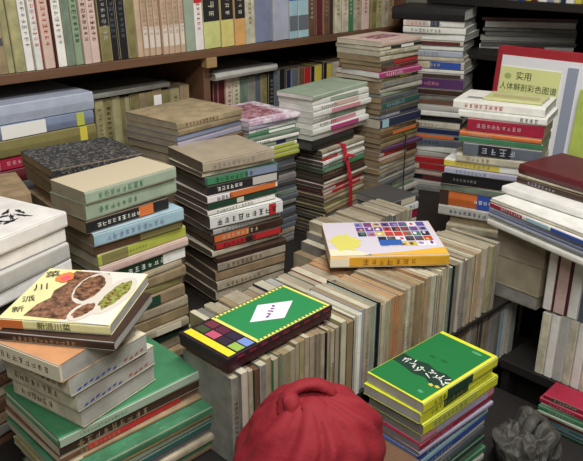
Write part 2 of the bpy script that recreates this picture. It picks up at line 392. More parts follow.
# ------------------------------------------------------------------ tall centre stack
G0 = 'grey paper'
stack('tall centre pile', 'the tall centre pile', .947, 1.213, .6805, 1.045, -7, .198, .15, [
 r(11,'beige',title='grey',n=9,pages='7d7060',W=.168,mat=M_COVER,desc='thick pale grey beige paperback'),
 r(5,'cream',pages='7d7060',title='grey',n=4), r(9,'teal',segs=((.03,.55,'green'),(.56,.97,'steel blue')),pages='7d7060',title='dark green',dx=.002), r(10,'black',title='white',segs=((.62,.97,'pale grey'),),n=6,pages='6f6254',ts=.01),
 r(8,'white',segs=((.3,.97,'orange'),),title='navy',n=4,pages='6f6254'), r(7,'dark green',segs=((.4,.5,'cream'),),pages='6f6254'), r(6,'white',title='green',n=12,pages='7d7060'),
 r(14,'white',title='black',n=9,ts=.016,tx=.08,segs=((.80,.90,'red'),),pages='6f6254',desc='thick white paperback with big black characters'), r(7,'pale grey',pages='7d7060',title='grey'),
 r(9,'dark brown',segs=((.03,.5,'orange'),),title='cream',pages='6f6254'), r(8,'dark brown',segs=((.55,.97,'red'),(.03,.45,'red')),title='black',pages='6f6254'), r(7,'cream',pages='6f6254'),
 r(6,'dark brown',pages='5c5045'), r(10,'beige',pages='5c5045',title='brown'), r(11,'tan',pages='5c5045'), r(10,'beige',pages='6f6254',title='brown',dx=-.003), r(11,'beige',pages='5c5045',L=.204,dx=-.006), r(9,'grey',pages='5c5045',L=.2)],
 lean=(-.02,.021), jyaw=2.2, pages='6f6254')

# ------------------------------------------------------------------ magazines between the tied stack and the tan pile
K_ = [r(5,'pink',kind='magazine',W=.2,mat=M_PINKPRINT,pages='white',desc='magazine with a pink and white pictured cover',top=[('cover_picture',.15,.8,.15,.9,M_REDPRINT)]),
 r(4,'lavender',kind='magazine'),r(4,'white',kind='magazine',title='green'),r(4,'green',kind='magazine',segs=((.4,.95,'white'),)),r(4,'grey green',kind='magazine'),r(4,'white',kind='magazine',title='black'),
 r(5,'mint',kind='magazine',segs=((.55,.75,'navy'),)),r(5,'white',kind='magazine',segs=((.5,.95,'lime'),)),r(5,'lime',kind='magazine',title='olive'),r(5,'lime',kind='magazine',segs=((.1,.3,'white'),)),r(4,'olive',kind='magazine')]
stack('magazines behind the tied pile', 'the lime edged magazine pile', 1.200, 1.388, .935, 1.062, 0, .182, .19, K_, pages='pale grey', jyaw=2.5)
stack('grey books under the magazines', 'the grey column behind the centre pile', 1.215, 1.392, .6805, .934, 0, .165, .14,
 [r(rnd.uniform(6,9),rnd.choice(['grey','beige','dark grey','grey green','slate']),pages='grey',title=rnd.choice([None,'black'])) for _ in range(17)], pages='grey')

# ------------------------------------------------------------------ stack tied with the red ribbon, magazines on it
stack('pile tied with red ribbon', 'the ribbon tied pile', 1.432, 1.322, .6805, .954, 7, .212, .12, [
 r(8,'beige',title='brown'),r(6,'white',title='grey'),r(8,'rose',segs=((.0,.35,'red'),(.5,.98,'cream')),n=5,title='grey'),r(8,'white',title='green',n=12,ts=.006),r(7,'mint',title='dark green'),r(8,'green',segs=((.05,.5,'grey green'),)),
 r(9,'brown',title='tan'),r(9,'dark brown'),r(5,'cream'),r(8,'rose',title='red'),r(8,'red',segs=((.0,.3,'rose'),)),r(8,'rose',segs=((.2,.9,'red'),)),r(7,'tan'),r(7,'beige',title='brown'),r(7,'olive'),r(7,'pale olive'),r(7,'tan'),r(7,'beige'),r(7,'grey'),r(8,'brown'),
 r(8,'beige'),r(8,'tan'),r(8,'grey'),r(8,'beige')], lean=(-.012,.012), jyaw=2, pages='544a40')
stack('magazines on the tied pile', 'the magazines above the tied pile', 1.386, 1.338, .9565, 1.111, 7, .272, .125, [
 r(4,'mint',kind='magazine',pages='white',desc='pale green magazine with a plain cover'),r(5,'white',kind='magazine',segs=((.3,.8,'mint'),)),r(5,'white',kind='magazine',segs=((.35,.8,'rose'),),title='black'),r(5,'white',kind='magazine',segs=((.3,.8,'pink'),)),
 r(5,'pale grey',kind='magazine',segs=((.3,.8,'grey green'),),title='navy'),r(5,'white',kind='magazine',segs=((.32,.8,'pink'),),title='black'),r(5,'white',kind='magazine',segs=((.3,.8,'magenta'),)),r(5,'pale grey',kind='magazine',segs=((.35,.75,'pink'),)),
 r(9,'black',kind='hardback',pages='dark grey',L=.2,desc='black hardback')], pages='white', jyaw=2)

# ------------------------------------------------------------------ stack with the dark twine
stack('pile tied with dark twine', 'the twine tied pile', 1.687, 1.335, .6805, 1.227, 4, .215, .15, [
 r(6,'rose',mat=M_COVER,desc='reddish paperback with a worn pale border',top=[('cover_picture',.08,.92,.15,.85,'rose'),('cover_picture',.2,.8,.3,.7,M_REDPRINT)],pages='cream',W=.165,dx=-.01),
 r(5,'black',segs=((0,.25,'cream'),(.5,.8,'white')),pages='cream',W=.17,dx=-.01),r(6,'cream',title='olive',W=.165,dx=-.01,pages='cream'),r(7,'cream',W=.16,dx=-.008,pages='tan'),
 r(6,'dark grey',segs=((.34,.98,'red'),),pages='tan',dx=-.006),r(6,'maroon',title='pink',pages='tan'),r(7,'magenta',segs=((.0,.35,'magenta'),),title='white',pages='white',W=.17,dx=-.008,L=.21),r(5,'olive',segs=((.5,.8,'yellow'),),pages='cream',W=.17,L=.212),
 r(8,'grey',pages='tan',title='pale grey'),r(6,'pale grey',title='grey',pages='tan'),r(5,'mint',pages='grey'),
 r(7,'slate',title='teal',pages='tan'),r(8,'teal',title='light blue',pages='tan'),r(6,'dark grey',title='grey',pages='tan'),r(6,'navy',segs=((0,.5,'steel blue'),),title='white',pages='cream',L=.205),
 r(12,'navy',segs=((.05,.2,'light blue'),),pages='cream',W=.165),
 r(6,'tan',title='orange'),r(6,'brown',segs=((.3,.9,'orange'),)),r(7,'olive',title='brown'),r(6,'tan'),r(5,'purple'),r(6,'rose',segs=((.1,.95,'red'),)),r(6,'maroon',segs=((.0,.7,'rose'),)),r(6,'tan'),
 r(5,'pale grey'),r(6,'beige'),r(6,'grey',title='black'),r(5,'pale grey'),r(6,'slate'),r(6,'grey',title='black'),r(6,'grey green'),r(6,'pale grey'),r(6,'dark grey'),r(6,'grey'),r(5,'beige'),r(6,'dark grey')],
 lean=(-.004,.01), jyaw=3, pages='tan')

# ------------------------------------------------------------------ corner stack turned to the other wall
stack('corner pile', 'the tall corner pile', 2.06, 1.285, .6805, 1.30, -69, .205, .19, [
 r(15,'black',kind='hardback',pages='white',dx=-.01,L=.24),r(8,'white',segs=((.05,.4,'rose'),(.45,.6,'navy')),title='grey'),r(8,'white',title='grey'),r(8,'white'),r(6,'cream',segs=((.3,.95,'maroon'),)),r(6,'white'),r(8,'silver',title='grey'),r(5,'cream'),
 r(10,'cream',segs=((.45,.95,'blue'),),title='yellow'),r(5,'white'),r(6,'pale grey',segs=((.2,.95,'dark brown'),)),r(14,'purple',title='pink',segs=((0,.06,'maroon'),)),r(8,'dark brown'),r(6,'grey',segs=((.1,.3,'white'),)),r(7,'brown',dx=.004),
 r(7,'pale grey'),r(7,'white'),r(8,'black'),r(8,'cream',title='grey'),r(8,'navy'),r(6,'navy',segs=((.1,.9,'orange'),)),r(10,'slate',title='navy'),r(8,'white'),r(7,'pale grey'),r(9,'red'),r(9,'red',segs=((.0,.3,'rose'),)),r(8,'rose'),r(8,'black',segs=((.4,.9,'maroon'),)),r(7,'pale grey'),r(7,'grey')],
 anchor='R', jyaw=3, pages='pale grey', lean=(-.02,.02))

# ------------------------------------------------------------------ reference books by the red framed folder
zq = 1.118
stack('pile before the red folder', 'the pile before the red folder', 1.692, .822, .6805, zq, -72, .225, .15, [
 r(3,'c9cc90',segs=(),top=[('title_block',.1,.9,.2,.6,'pale olive')],desc='small yellow green booklet',L=.15,W=.10,jx=-.02,jy=.03,pages='white',mat=M_COVER),
 r(10,'white',title='red',n=8,W=.16,pages='white',top=[('title_block',.1,.3,.25,.4,'grey'),('title_block',.45,.62,.2,.36,'orange')],desc='white paperback with printed cover',L=.235,dx=.0),
 r(8,'white',title='black',n=4,pages='white',tx=.7),r(15,'crimson',title='pale grey',n=9,L=.195),r(5,'orange',title='rose',L=.21),r(7,'green',L=.215,pages='pale grey'),r(14,'slate',segs=((.2,.62,'black'),),title='silver',n=4,ts=.02,tx=.22,L=.2),
 r(9,'cream',title='olive',n=5,pages='white',L=.215),r(8,'white',segs=((.0,.6,'yellow'),(.8,.95,'yellow')),title='grey',L=.25),r(7,'lavender',segs=((.0,.5,'silver'),),title='slate',L=.245),r(14,'black',title='grey',n=7,L=.25,ts=.008),
 r(8,'grey green',L=.25),r(18,'orange',segs=((.42,.78,'blue'),(.0,.10,'dark brown'),(.84,.97,'cream')),title='white',tx=.38,n=6,ts=.011,L=.25,kind='hardback'),r(12,'pale grey',title='navy',L=.255),r(9,'tan'),r(9,'beige'),r(9,'grey'),r(9,'tan'),r(9,'beige')],
 anchor='R', jyaw=2.5, pages='cream', jpos=.005)

stack('low pile in the corner gap', 'the low pile before the corner pile', 1.478, 1.13, .6805, .835, -4, .118, .13, [
 r(8,'dark grey',segs=((.4,.9,'cream'),)),r(9,'white',title='navy'),r(10,'crimson'),r(8,'pale grey',title='grey'),r(9,'black',title='silver'),r(9,'beige'),r(9,'tan')], jyaw=1.5, jpos=.001, pages='grey')
# ------------------------------------------------------------------ maroon hardback and magazines at the right edge
stack('maroon topped pile', 'the maroon topped pile', 1.560, .811, .9355, 1.0, -98, .26, .165, [
 r(20,'maroon',kind='hardback',pages='cream',desc='maroon cloth hardback'),r(6,'cream',pages='cream'),r(13,'dark brown',title='silver',n=8,tx=.12,pages='tan'),r(14,'white',W=.21,dx=-.05,dy=.01,L=.27,pages='white',desc='thick white paperback')], jyaw=1.5, jpos=.002)
stack('magazines under the maroon book', 'the magazines under the maroon pile', 1.462, .822, .8665, .9345, -104, .30, .20, [
 r(3,'white',kind='magazine',pages='cream',desc='off white magazine with a plain cover'),r(3,'cream',kind='magazine'),
 r(7,'white',kind='magazine',segs=((0,.34,'crimson'),(.38,.60,'light blue'),(.62,.97,'blue')),title='white',desc='magazine with crimson white and blue spine'),r(4,'silver',kind='magazine'),r(4,'steel blue',kind='magazine'),r(5,'silver',kind='magazine'),r(4,'pale grey',kind='magazine'),r(8,'white',kind='magazine',pages='white')], pages='pale grey', jyaw=1.5, jpos=.003)
stack('brown page blocks at the corner', 'the brown corner blocks', 1.478, .803, .6805, .8655, -92, .128, .14, [
 r(18,'beige',mat=M_WORN,flip=True,desc='very thick beige paperback'),r(18,'beige',mat=M_WORN,flip=True,desc='thick beige paperback'),r(9,'grey',kind='magazine')], jyaw=1, jpos=.001, pages='beige')

# ------------------------------------------------------------------ upright white books at the right edge
def seq(*a): return [dict(h=h, c=c, **o) for h, c, o in a]
row('white books at the right edge', 'the upper white row from the brown blocks', 1.462, .659, .7015, -90, seq((.021,'white',dict(title=None)),(.004,'maroon',{}),(.026,'rose',dict(title='rose')),(.006,'maroon',{}),(.024,'white',{}),(.022,'slate',{}),(.022,'white',{}),(.024,'cream',{}),(.02,'slate',{})), H=.158, D=.15, pages='white', jd=.001, kind='book')
row('white books on the black shelf', 'the lower white row from the dark gap', 1.462, .655, .5295, -90, seq((.022,'cream',{}),(.021,'white',{}),(.023,'pale grey',{}),(.02,'cream',{}),(.022,'white',{}),(.022,'cream',{}),(.02,'white',{}),(.022,'cream',{})), H=.166, D=.15, pages='white', jd=.001, kind='book')

# ------------------------------------------------------------------ pile of cream books crowned by the cookbook
AIR = [('title_block',a,a+.05,.0,.0,None) for a in ()]
stack('cookbook pile', 'the cookbook pile', .391, .842, .8295, .958, -79, .168, .155, [
 r(14,'peach',title='brown',n=10,segs=((.0,1,'cream'),),yaw=4,dx=-.010,dy=.0,pages='pale grey',desc='peach covered paperback with cream spine',mat=M_COVER),
 r(15,'cream',title='brown',n=10,pages='pale grey',dx=-.002),r(16,'cream',title='brown',n=8,pages='pale grey'),r(15,'cream',title='brown',n=6,pages='pale grey',L=.16)], anchor='R', jyaw=1, jpos=.001, lean=(-.026,-.016))
for o in [o for o in bpy.data.objects if o.get('group') == 'cookbook pile' and o.get('label','').startswith('cream paperback')][:2]:
    pb = [c for c in o.children if c.name.startswith('page_block')][0]; X = max(v.co.x for v in pb.data.vertices)+.0003; zt_ = max(v.co.z for v in pb.data.vertices)
    for nm, cc_, k0, k1 in (('blue_edge_mark','blue',0,7),('red_edge_mark','9a4a3c',8,12)):
        bm = bmesh.new()
        for k in range(k0, k1):
            y0_ = .012+k*.0112; zz_ = .003+.0012*(k%3)
            bm.faces.new([bm.verts.new(p) for p in ((X,y0_,zz_),(X,y0_+.007,zz_+.001),(X,y0_+.009,zz_+.0045),(X,y0_+.002,zz_+.0035))])
        link(nm, bm_mesh(bm, nm), M_INK, o, col(cc_, 0))
bk = book(Matrix.Translation((.436,.806,.9585)) @ Matrix.Rotation(R(-54),4,'Z') @ Matrix.Translation((-.178,0,0)), .178, .156, .0145, 'dark brown', 'pale grey', 'paperback', title='tan', ntitle=12, tsize=.007,
     label='thick dark brown paperback directly under the cookbook', group='cookbook pile')
cook = book(Matrix.Translation((.442,.824,.9735)) @ Matrix.Rotation(R(-52),4,'Z') @ Matrix.Translation((-.170,0,0)), .170, .172, .017, 'e4dfa6', 'pale grey', 'paperback', segs=((.0,.22,'orange'),),
     label='cream cookbook with dishes of cooked meat on its cover', group='cookbook pile', mat=M_COVER)
T_ = .0174
KC = .937
def disc(bm, cx, cy, rx, ry, z, n=28, wob=0, seed=1, rot=0):
    g = random.Random(seed); c, s = math.cos(rot), math.sin(rot)
    vs = []
    for i in range(n):
        a = i/n*2*math.pi; k = 1+g.uniform(-wob,wob)
        X, Y = rx*k*math.cos(a), ry*k*math.sin(a)
        vs.append(bm.verts.new((cx+c*X-s*Y, cy+s*X+c*Y, z)))
    bm.faces.new(vs)
def decal(parent, name, shapes, m, color=None):
    bm = bmesh.new()
    for s in shapes: s(bm)
    me = bm_mesh(bm, name); o = link(name, me, m, parent, color and col(color,.0))
    if parent is cook: o.scale = (KC, KC, 1)
    return o
def poly(pts, z): return lambda bm: bm.faces.new([bm.verts.new((x,y,z)) for x, y in pts])
decal(cook,'cover_picture',[poly([(.098,.004),(.179,.0),(.179,.184),(.06,.184),(.08,.1)],T_)],M_INK,'dcd8d0')
decal(cook,'meat_picture',[poly([(.036,.012),(.106,.008),(.122,.045),(.120,.100),(.125,.14),(.115,.176),(.052,.178),(.047,.15),(.056,.13),(.046,.10),(.052,.075),(.040,.05)],T_+.0002)],M_MEAT)
decal(cook,'plate_picture',[lambda bm: disc(bm,.106,.118,.029,.058,T_+.0004,rot=.05), lambda bm: disc(bm,.152,.098,.026,.068,T_+.0005,rot=-.12), lambda bm: disc(bm,.124,.040,.019,.036,T_+.0006,rot=-.25)],M_INK,'cfc8bd')
decal(cook,'meat_picture',[lambda bm: disc(bm,.102,.118,.022,.047,T_+.0008,wob=.06,rot=.05), lambda bm: disc(bm,.123,.040,.012,.026,T_+.0008,wob=.08,rot=-.25)],M_MEAT)
decal(cook,'vegetable_picture',[lambda bm: disc(bm,.154,.100,.015,.052,T_+.0008,wob=.10,rot=-.12)],M_VEG)
decal(cook,'flame_emblem',[lambda bm: disc(bm,.044,.150,.015,.019,T_+.0010,wob=.12,seed=4)],M_INK,'e07a3c')
decal(cook,'flame_emblem',[lambda bm: disc(bm,.046,.146,.008,.010,T_+.0012,wob=.12,seed=5)],M_INK,'d8566a')
def text(parent, name, s, size, loc, rot, color, m=None, align='CENTER', space=1.0):
    cu = bpy.data.curves.new(name,'FONT'); cu.body = s; cu.size = size; cu.align_x = align; cu.align_y = 'CENTER'; cu.space_character = space; cu.extrude = .0001
    o = bpy.data.objects.new('tmp', cu); COL.objects.link(o)
    dg = bpy.context.evaluated_depsgraph_get(); me = bpy.data.meshes.new_from_object(o.evaluated_get(dg))
    bpy.data.objects.remove(o); me.materials.clear()
    t = link(name, me, m or M_INK, parent, col(color, 0)); t.location = loc; t.rotation_euler = rot; return t
for ch, (a, b), s in (('菜',(.018,.158),.026),('川',(.020,.108),.026),('派',(.019,.064),.022),('新',(.019,.028),.020)):
    text(cook,'cover_title',ch,s*KC,(a*KC,b*KC,T_+.0012),(0,0,R(24)),'302a1c')
text(cook,'spine_title','新派川菜',.013,(.085,-.0009,.0085),(R(90),0,0),'5a5636')

# ------------------------------------------------------------------ green hardback pile under the cookbook pile
stack('green covered pile', 'the pile under the cookbook pile', .353, .848, .6805, .828, 0, .262, .178, [
 r(13,'green',kind='hardback',pages='white',desc='bright green hardback with white page block',segs=((0,1,'mint'),),title='green',n=14,ts=.005),r(14,'dark brown',title='tan',n=9,pages='cream',ts=.012,L=.27,W=.185,tx=.1),
 r(10,'brown',segs=((.18,.86,'red'),),title='tan',n=9,L=.255,pages='cream'),r(5,'tan',segs=((0,.1,'cream'),),L=.25,dx=.01),r(11,'green',mat=M_WORN,L=.285,W=.21,dx=-.01,dy=-.03,pages='beige'),r(4,'olive',dx=-.01,dy=-.028,L=.285,kind='magazine'),r(10,'mint',L=.28,dx=-.005,dy=-.03,title='green',n=5),
 r(9,'teal',L=.285,dy=-.03,title='grey'),r(10,'slate',L=.285,dy=-.028),r(10,'beige',L=.27,dy=-.03),r(9,'green',L=.28,dy=-.03),r(9,'tan',L=.27,dy=-.03)], jyaw=1.2, jpos=.002)

# ------------------------------------------------------------------ pile behind the white books, colourful spines
stack('pile behind the cookbook', 'the pile behind the cookbook', .576, 1.112, .6805, 1.088, 1, .205, .118, [
 r(11,'mint',top=[('front_cover',.0,1,.03,1,'c2b69c')],title='green',n=8,pages='beige',desc='worn paperback with tan cover and green spine',W=.112,yaw=4,jx=0,jy=0),r(14,'mint',title='green',n=7,pages='beige',L=.212,W=.114,yaw=3,dx=-.004),
 r(11,'black',title='white',segs=((.62,.80,'orange'),),L=.185,ts=.009,n=9,pages='tan'),r(12,'light blue',title='steel blue',n=10,L=.2,dx=.004,pages='tan'),r(8,'brown',mat=M_WORN,L=.2,dx=.004,segs=((.5,.98,'olive'),)),
 r(11,'lime',segs=((.04,.32,'olive'),),title='olive',n=12,ts=.006,L=.205,dx=.01,pages='cream'),r(8,'rose',title='pink',n=14,ts=.004,L=.205,dx=.01,pages='beige'),r(12,'dark green',title='white',n=7,ts=.013,segs=((.72,.99,'white'),),L=.205,dx=.01,tx=.3),
 r(6,'beige'),r(10,'tan',mat=M_WORN),r(8,'olive'),r(12,'tan',segs=((.5,.7,'dark green'),)),r(10,'beige',mat=M_WORN),r(11,'tan'),r(8,'beige',segs=((.6,.9,'cream'),)),r(12,'dark green',L=.215),r(9,'beige',L=.23),r(9,'tan',L=.23)], jyaw=2.4, pages='tan')
# dark patterned paperback on orange one
stack('pile topped by a dark patterned book', 'the dark patterned pile', .592, 1.262, .8995, 1.092, -8, .18, .165, [
 r(5,'dark grey',mat=M_DARKPRINT,pages='tan',desc='paperback with dark patterned curled cover',L=.195,W=.175),r(5,'dark brown',pages='tan',L=.2,W=.185),r(7,'tan',mat=M_WORN,segs=((.1,1,'orange'),),pages='tan',desc='tan paperback with orange spine'),r(7,'orange',pages='tan')]
 +[r(11,c,pages='tan') for c in ['tan','olive','brown']], jyaw=3, pages='tan')
stack('small worn pile at the left', 'the small worn pile', .49, 1.322, .8995, 1.045, -14, .075, .15, [
 r(13,'tan',pages='tan',mat=M_WORN,desc='thick dog eared tan paperback'),r(8,'yellow',pages='tan'),r(7,'green',pages='tan'),r(9,'tan'),r(12,'brown'),r(12,'tan')], jyaw=2, pages='tan')
box_under(.40,.80,1.30,1.47,.6805,.8985,'brown cardboard box under the dark patterned pile')
# thick white books
wh = stack('thick white books', 'the thick white books', .525, 1.092, .957, 1.071, 16, .26, .195, [
 r(10,'white',pages='white',kind='paperback',desc='thick white paperback with black characters on the cover'),r(10,'white',pages='pale grey'),r(11,'pale grey',pages='white'),r(10,'white',pages='pale grey')], anchor='R', jyaw=.8, pages='white', jpos=.003)
stack('brown books under the white ones', 'the brown pile under the thick white books', .505, 1.115, .6805, .956, 12, .25, .18, [
 r(10,c) for c in ['brown','grey','beige','brown','tan','grey','brown','beige','brown','tan','grey','brown']], anchor='R', pages='brown', jyaw=2.5)
wb = [o for o in bpy.data.objects if o.get('label','').startswith('thick white paperback with black characters')][0]
decal(wb,'cover_lettering',[(lambda bm, a=a, b=b, k=k: disc(bm,a,b,.013,.0035,.1*0+wb_T,wob=.5,seed=k,rot=k*.9)) for wb_T in (.0280,) for k,(a,b) in enumerate([(.175,.045),(.19,.06),(.205,.05),(.18,.075),(.20,.085),(.215,.07),(.165,.06),(.15,.05),(.16,.08)])],M_INK,'black')

# ------------------------------------------------------------------ long rows of upright books on the bench
def beige_row(n, over, thin=(.008,.017), flips=.45):
    out = []
    for i in range(n):
        c = rnd.choice(['beige','tan','cream','beige','pale olive','grey','beige']); 
        d = dict(h=rnd.uniform(*thin), c=c, pages=rnd.choice(['beige','beige','cream','tan']), flip=rnd.random() < flips)
        if not d['flip'] and rnd.random() < .3: d['title'] = rnd.choice(['brown','grey','olive'])
        if i in over: d.update(over[i])
        out.append(d)
    return out
ov = {0:dict(c='grey'),1:dict(c='grey'),3:dict(c='dark green',flip=True,pages='brown'),4:dict(c='grey'),6:dict(c='green',flip=True),8:dict(c='mint',flip=True),16:dict(c='black',h=.003),17:dict(c='olive'),19:dict(c='navy',flip=True),21:dict(c='navy',flip=True,h=.02),23:dict(c='white',flip=False),24:dict(c='silver',flip=False,h=.014),
      26:dict(c='light blue',flip=True),27:dict(c='teal',h=.006,flip=False),28:dict(c='black',h=.004),29:dict(c='cream'),31:dict(c='orange',flip=True,pages='b59670',h=.018),33:dict(c='peach',flip=True,pages='b59670',h=.016),40:dict(c='peach',flip=True),44:dict(c='cream'),48:dict(c='grey green',flip=False),49:dict(c='black',h=.004),51:dict(c='grey'),52:dict(c='pale grey'),57:dict(c='cream'),58:dict(c='peach',flip=True)}
its = beige_row(80, ov)
tot = 0; keep = []
for q in its:
    if tot + q['h'] + .0006 > .815: break
    tot += q['h']+.0006; keep.append(q)
row('front row on the bench', 'the front bench row from the red bag', .608, .757, .6805, 0, keep, H=.1745, D=.135, kind='journal')
row('second row on the bench', 'the second bench row from the boxed book', .70, .900, .6805, 0, beige_row(46, {1:dict(c='grey',pages='grey'),3:dict(c='navy'),6:dict(c='steel blue'),9:dict(c='navy',h=.026),10:dict(c='grey',pages='pale grey'),12:dict(c='teal'),14:dict(c='crimson'),16:dict(c='orange',pages='b59670'),17:dict(c='peach',pages='b59670'),20:dict(c='teal'),22:dict(c='grey',pages='grey')}, (.013,.026))[:34], H=.166, D=.10, kind='journal')
row('third row on the bench', 'the third bench row from the centre pile', 1.145, 1.055, .6805, 0, beige_row(22, {0:dict(H=.10,c='beige'),1:dict(H=.125,c='grey'),2:dict(c='grey',H=.142),5:dict(c='slate'),9:dict(c='pale grey'),12:dict(c='slate'),16:dict(c='grey')}, (.014,.026))[:16], H=.165, D=.115, kind='journal')
row('books on the bench shelf', 'the shelf below the bench', 1.225, .772, .4905, 0, seq(*[(rnd.uniform(.008,.018),rnd.choice(['beige','grey','tan','dark grey','pale grey']),{}) for _ in range(14)],(.05,'grey',dict(kind='hardback',desc='very thick grey hardback')),(.018,'light blue',{}),(.020,'white',{}),(.016,'white',{}),(.03,'pale grey',{})), H=.17, D=.13, kind='journal')

# ------------------------------------------------------------------ lying books on the rows
V = empty('boxed_book', Matrix.Translation((.608,.768,.8625)) @ Matrix.Rotation(R(2),4,'Z'))
tag(V,'green boxed book with yellow toothed border and white diamond','boxed book')
LV, WV, TV = .252, .122, .0245
link('lower_tray', box_mesh('lower_tray', 0,LV,0,WV,0,.014,bev=.001), M_COVER, V, col('3b1220',0))
link('lid', box_mesh('lid', -.001,LV+.001,-.001,WV+.001,.0145,TV,bev=.001), M_COVER, V, col('2a1a26',0))
Z = TV+.0003
decal(V,'side_lettering',[ (lambda bm,i=i: bm.faces.new([bm.verts.new(p) for p in ((.02+i*.026,-.0015,.017),(.036+i*.026,-.0015,.017),(.036+i*.026,-.0015,.022),(.02+i*.026,-.0015,.022))])) for i in range(9)],M_INK,'7a1c30')
decal(V,'yellow_border',[poly([(.068,.002),(.250,.002),(.250,.120),(.068,.120)],Z)],M_INK,'dcd86a')
decal(V,'green_field',[poly([(.075,.008),(.244,.008),(.244,.114),(.075,.114)],Z+.0002)],M_INK,'22824a')
tz = []
for yy in (.0035,.1145):
    tz = []
    for i in range(19): tz.append(poly([(.073+i*.0093,yy),(.0765+i*.0093,yy),(.0765+i*.0093,yy+.004),(.073+i*.0093,yy+.004)],Z+.0004))
    decal(V,'border_teeth',tz,M_INK,'1d5a2c')
decal(V,'white_diamond',[poly([(.105,.060),(.158,.028),(.215,.062),(.158,.096)],Z+.0005)],M_INK,'e6dce8')
decal(V,'yellow_strip',[poly([(.006,.004),(.022,.004),(.022,.118),(.006,.118)],Z)],M_INK,'d9cf2c')
gg = random.Random(3); cols = ['8fb04e','6f8ac8','2b1d2e','28203a','b8506e','5a2038','3c4a2a','6a2a3c']
for i in range(4):
    for j in range(2):
        a = .026+j*.021; b = .006+i*.028
        decal(V,'printed_square',[poly([(a,b),(a+.018,b),(a+.018,b+.024),(a,b+.024)],Z)],M_INK,cols[i*2+j])
diam = decal(V,'diamond_lettering',[(lambda bm,k=k: disc(bm,.14+.009*k,.052+.005*k,.0042,.0028,Z+.0008,wob=.5,seed=k,rot=k,n=9)) for k in range(5)],M_INK,'6a3a86')

W = book(Matrix.Translation((1.012,.921,.8625)) @ Matrix.Rotation(R(-41),4,'Z'), .252, .195, .0255, 'd9a22c', 'white', 'magazine',
     label='thick magazine with many small photos and yellow spine on the bench rows', mat=M_COVER)
ZW = .0255+.0004
decal(W,'cover_ground',[poly([(.001,.004),(.251,.004),(.251,.194),(.001,.194)],ZW)],M_INK,'cfc9d6')
gw = random.Random(5); pal = ['6a3f86','2c2a58','b8402e','dcd8e2','3d7468','5e4638','8d7fb0','c9b24a','4a55a0','20263a','8c3a55','e6e2ea']
for i in range(8):
    for j in range(5):
        a_, b_ = .075+i*.0205, .050+j*.0285
        if a_ < .10 and b_ < .09: continue
        c_ = pal[2] if (3 <= i <= 5 and j == 2) else pal[0] if (j == 4 and gw.random() < .6) else gw.choice(pal)
        decal(W,'printed_photo',[poly([(a_,b_),(a_+.0185,b_),(a_+.0185,b_+.025),(a_,b_+.025)],ZW+.0002)],M_INK,c_)
        decal(W,'printed_photo_detail',[lambda bm,a_=a_,b_=b_: disc(bm,a_+gw.uniform(.006,.012),b_+gw.uniform(.008,.017),gw.uniform(.003,.006),gw.uniform(.005,.009),ZW+.0003,wob=.35,seed=gw.random())],M_INK,gw.choice(pal))
decal(W,'yellow_flower',[lambda bm: disc(bm,.04,.075,.034,.045,ZW+.0004,wob=.22,seed=8)],M_INK,'d6cf6a')
decal(W,'yellow_corner',[poly([(.002,.005),(.09,.005),(.06,.03),(.002,.04)],ZW+.0003)],M_INK,'e3ddc0')
decal(W,'yellow_band',[poly([(.07,.005),(.251,.005),(.251,.040),(.16,.020),(.09,.010)],ZW+.0003)],M_INK,'e0b03c')
decal(W,'blue_banner',[poly([(.115,.055),(.165,.055),(.165,.085),(.115,.085)],ZW+.0006)],M_INK,'2a5cae')
link('spine_label', box_mesh('spine_label', .0,.04,-.0007,.004,.003,.022), M_INK, W, col('e8e0c8',0))
link('title', glyph_mesh(7,.013,.017,-.0012,.075,.0125,seed=5), M_INK, W, col('8a5a14',0))

# ------------------------------------------------------------------ green and yellow pile in front
YY = stack('green topped pile', 'the pile beside the red bag', .898, .589, .4505, .75, -1, .232, .135, [
 r(11,'e2e636',desc='green and yellow paperback with white brush lettering',pages='pale grey',mat=M_COVER,jx=0,jy=0,title='dark green',n=8,segs=((.30,.64,'dark green'),),jit=0),r(11,'dde232',desc='yellow edged green paperback',pages='pale grey',title='olive',n=8,segs=((.30,.64,'dark green'),),mat=M_COVER),
 r(12,'d6dc34',desc='yellow paperback with a green spine panel',pages='grey',segs=((.1,.7,'lime'),),title='olive',mat=M_COVER),r(9,'pink',segs=((.2,.9,'lavender'),),pages='grey'),r(7,'crimson',title='pink',pages='grey'),r(5,'lavender',title='grey'),r(9,'blue',title='light blue',pages='grey'),r(5,'light blue'),r(8,'blue',title='silver',pages='grey'),r(5,'pale grey',title='navy'),
 r(8,'slate',title='pale grey'),r(7,'dark green',title='mint'),r(8,'grey',title='black'),r(7,'green'),r(8,'pale grey',title='grey'),r(8,'dark grey'),r(9,'grey green'),r(9,'dark grey')], jyaw=1.5, pages='grey')
yb = [o for o in bpy.data.objects if o.get('label','').startswith('green and yellow paperback with white brush')][0]
yl = max((c.dimensions.x for c in yb.children), default=.23)
bpy.context.view_layer.update()
ch = [c for c in yb.children if c.name.startswith('cover')][0]
xs = [v.co.x for v in ch.data.vertices]; ys = [v.co.y for v in ch.data.vertices]; zs = [v.co.z for v in ch.data.vertices]
LX, WY, TZ = max(xs), max(ys), max(zs)+.0003
decal(yb,'green_panel',[poly([(.004,.008),(LX-.010,.008),(LX-.010,WY-.001),(.004,WY-.001)],TZ)],M_INK,'0f6f36')
decal(yb,'dark_wave',[poly([(.052,.010),(.098,.010),(.104,.03),(.100,.05),(.108,.075),(.100,.10),(.104,WY-.002),(.07,WY-.002),(.066,.10),(.060,.075),(.066,.05),(.056,.03)],TZ+.0002)],M_INK,'0c3326')
gb = random.Random(11); st = []
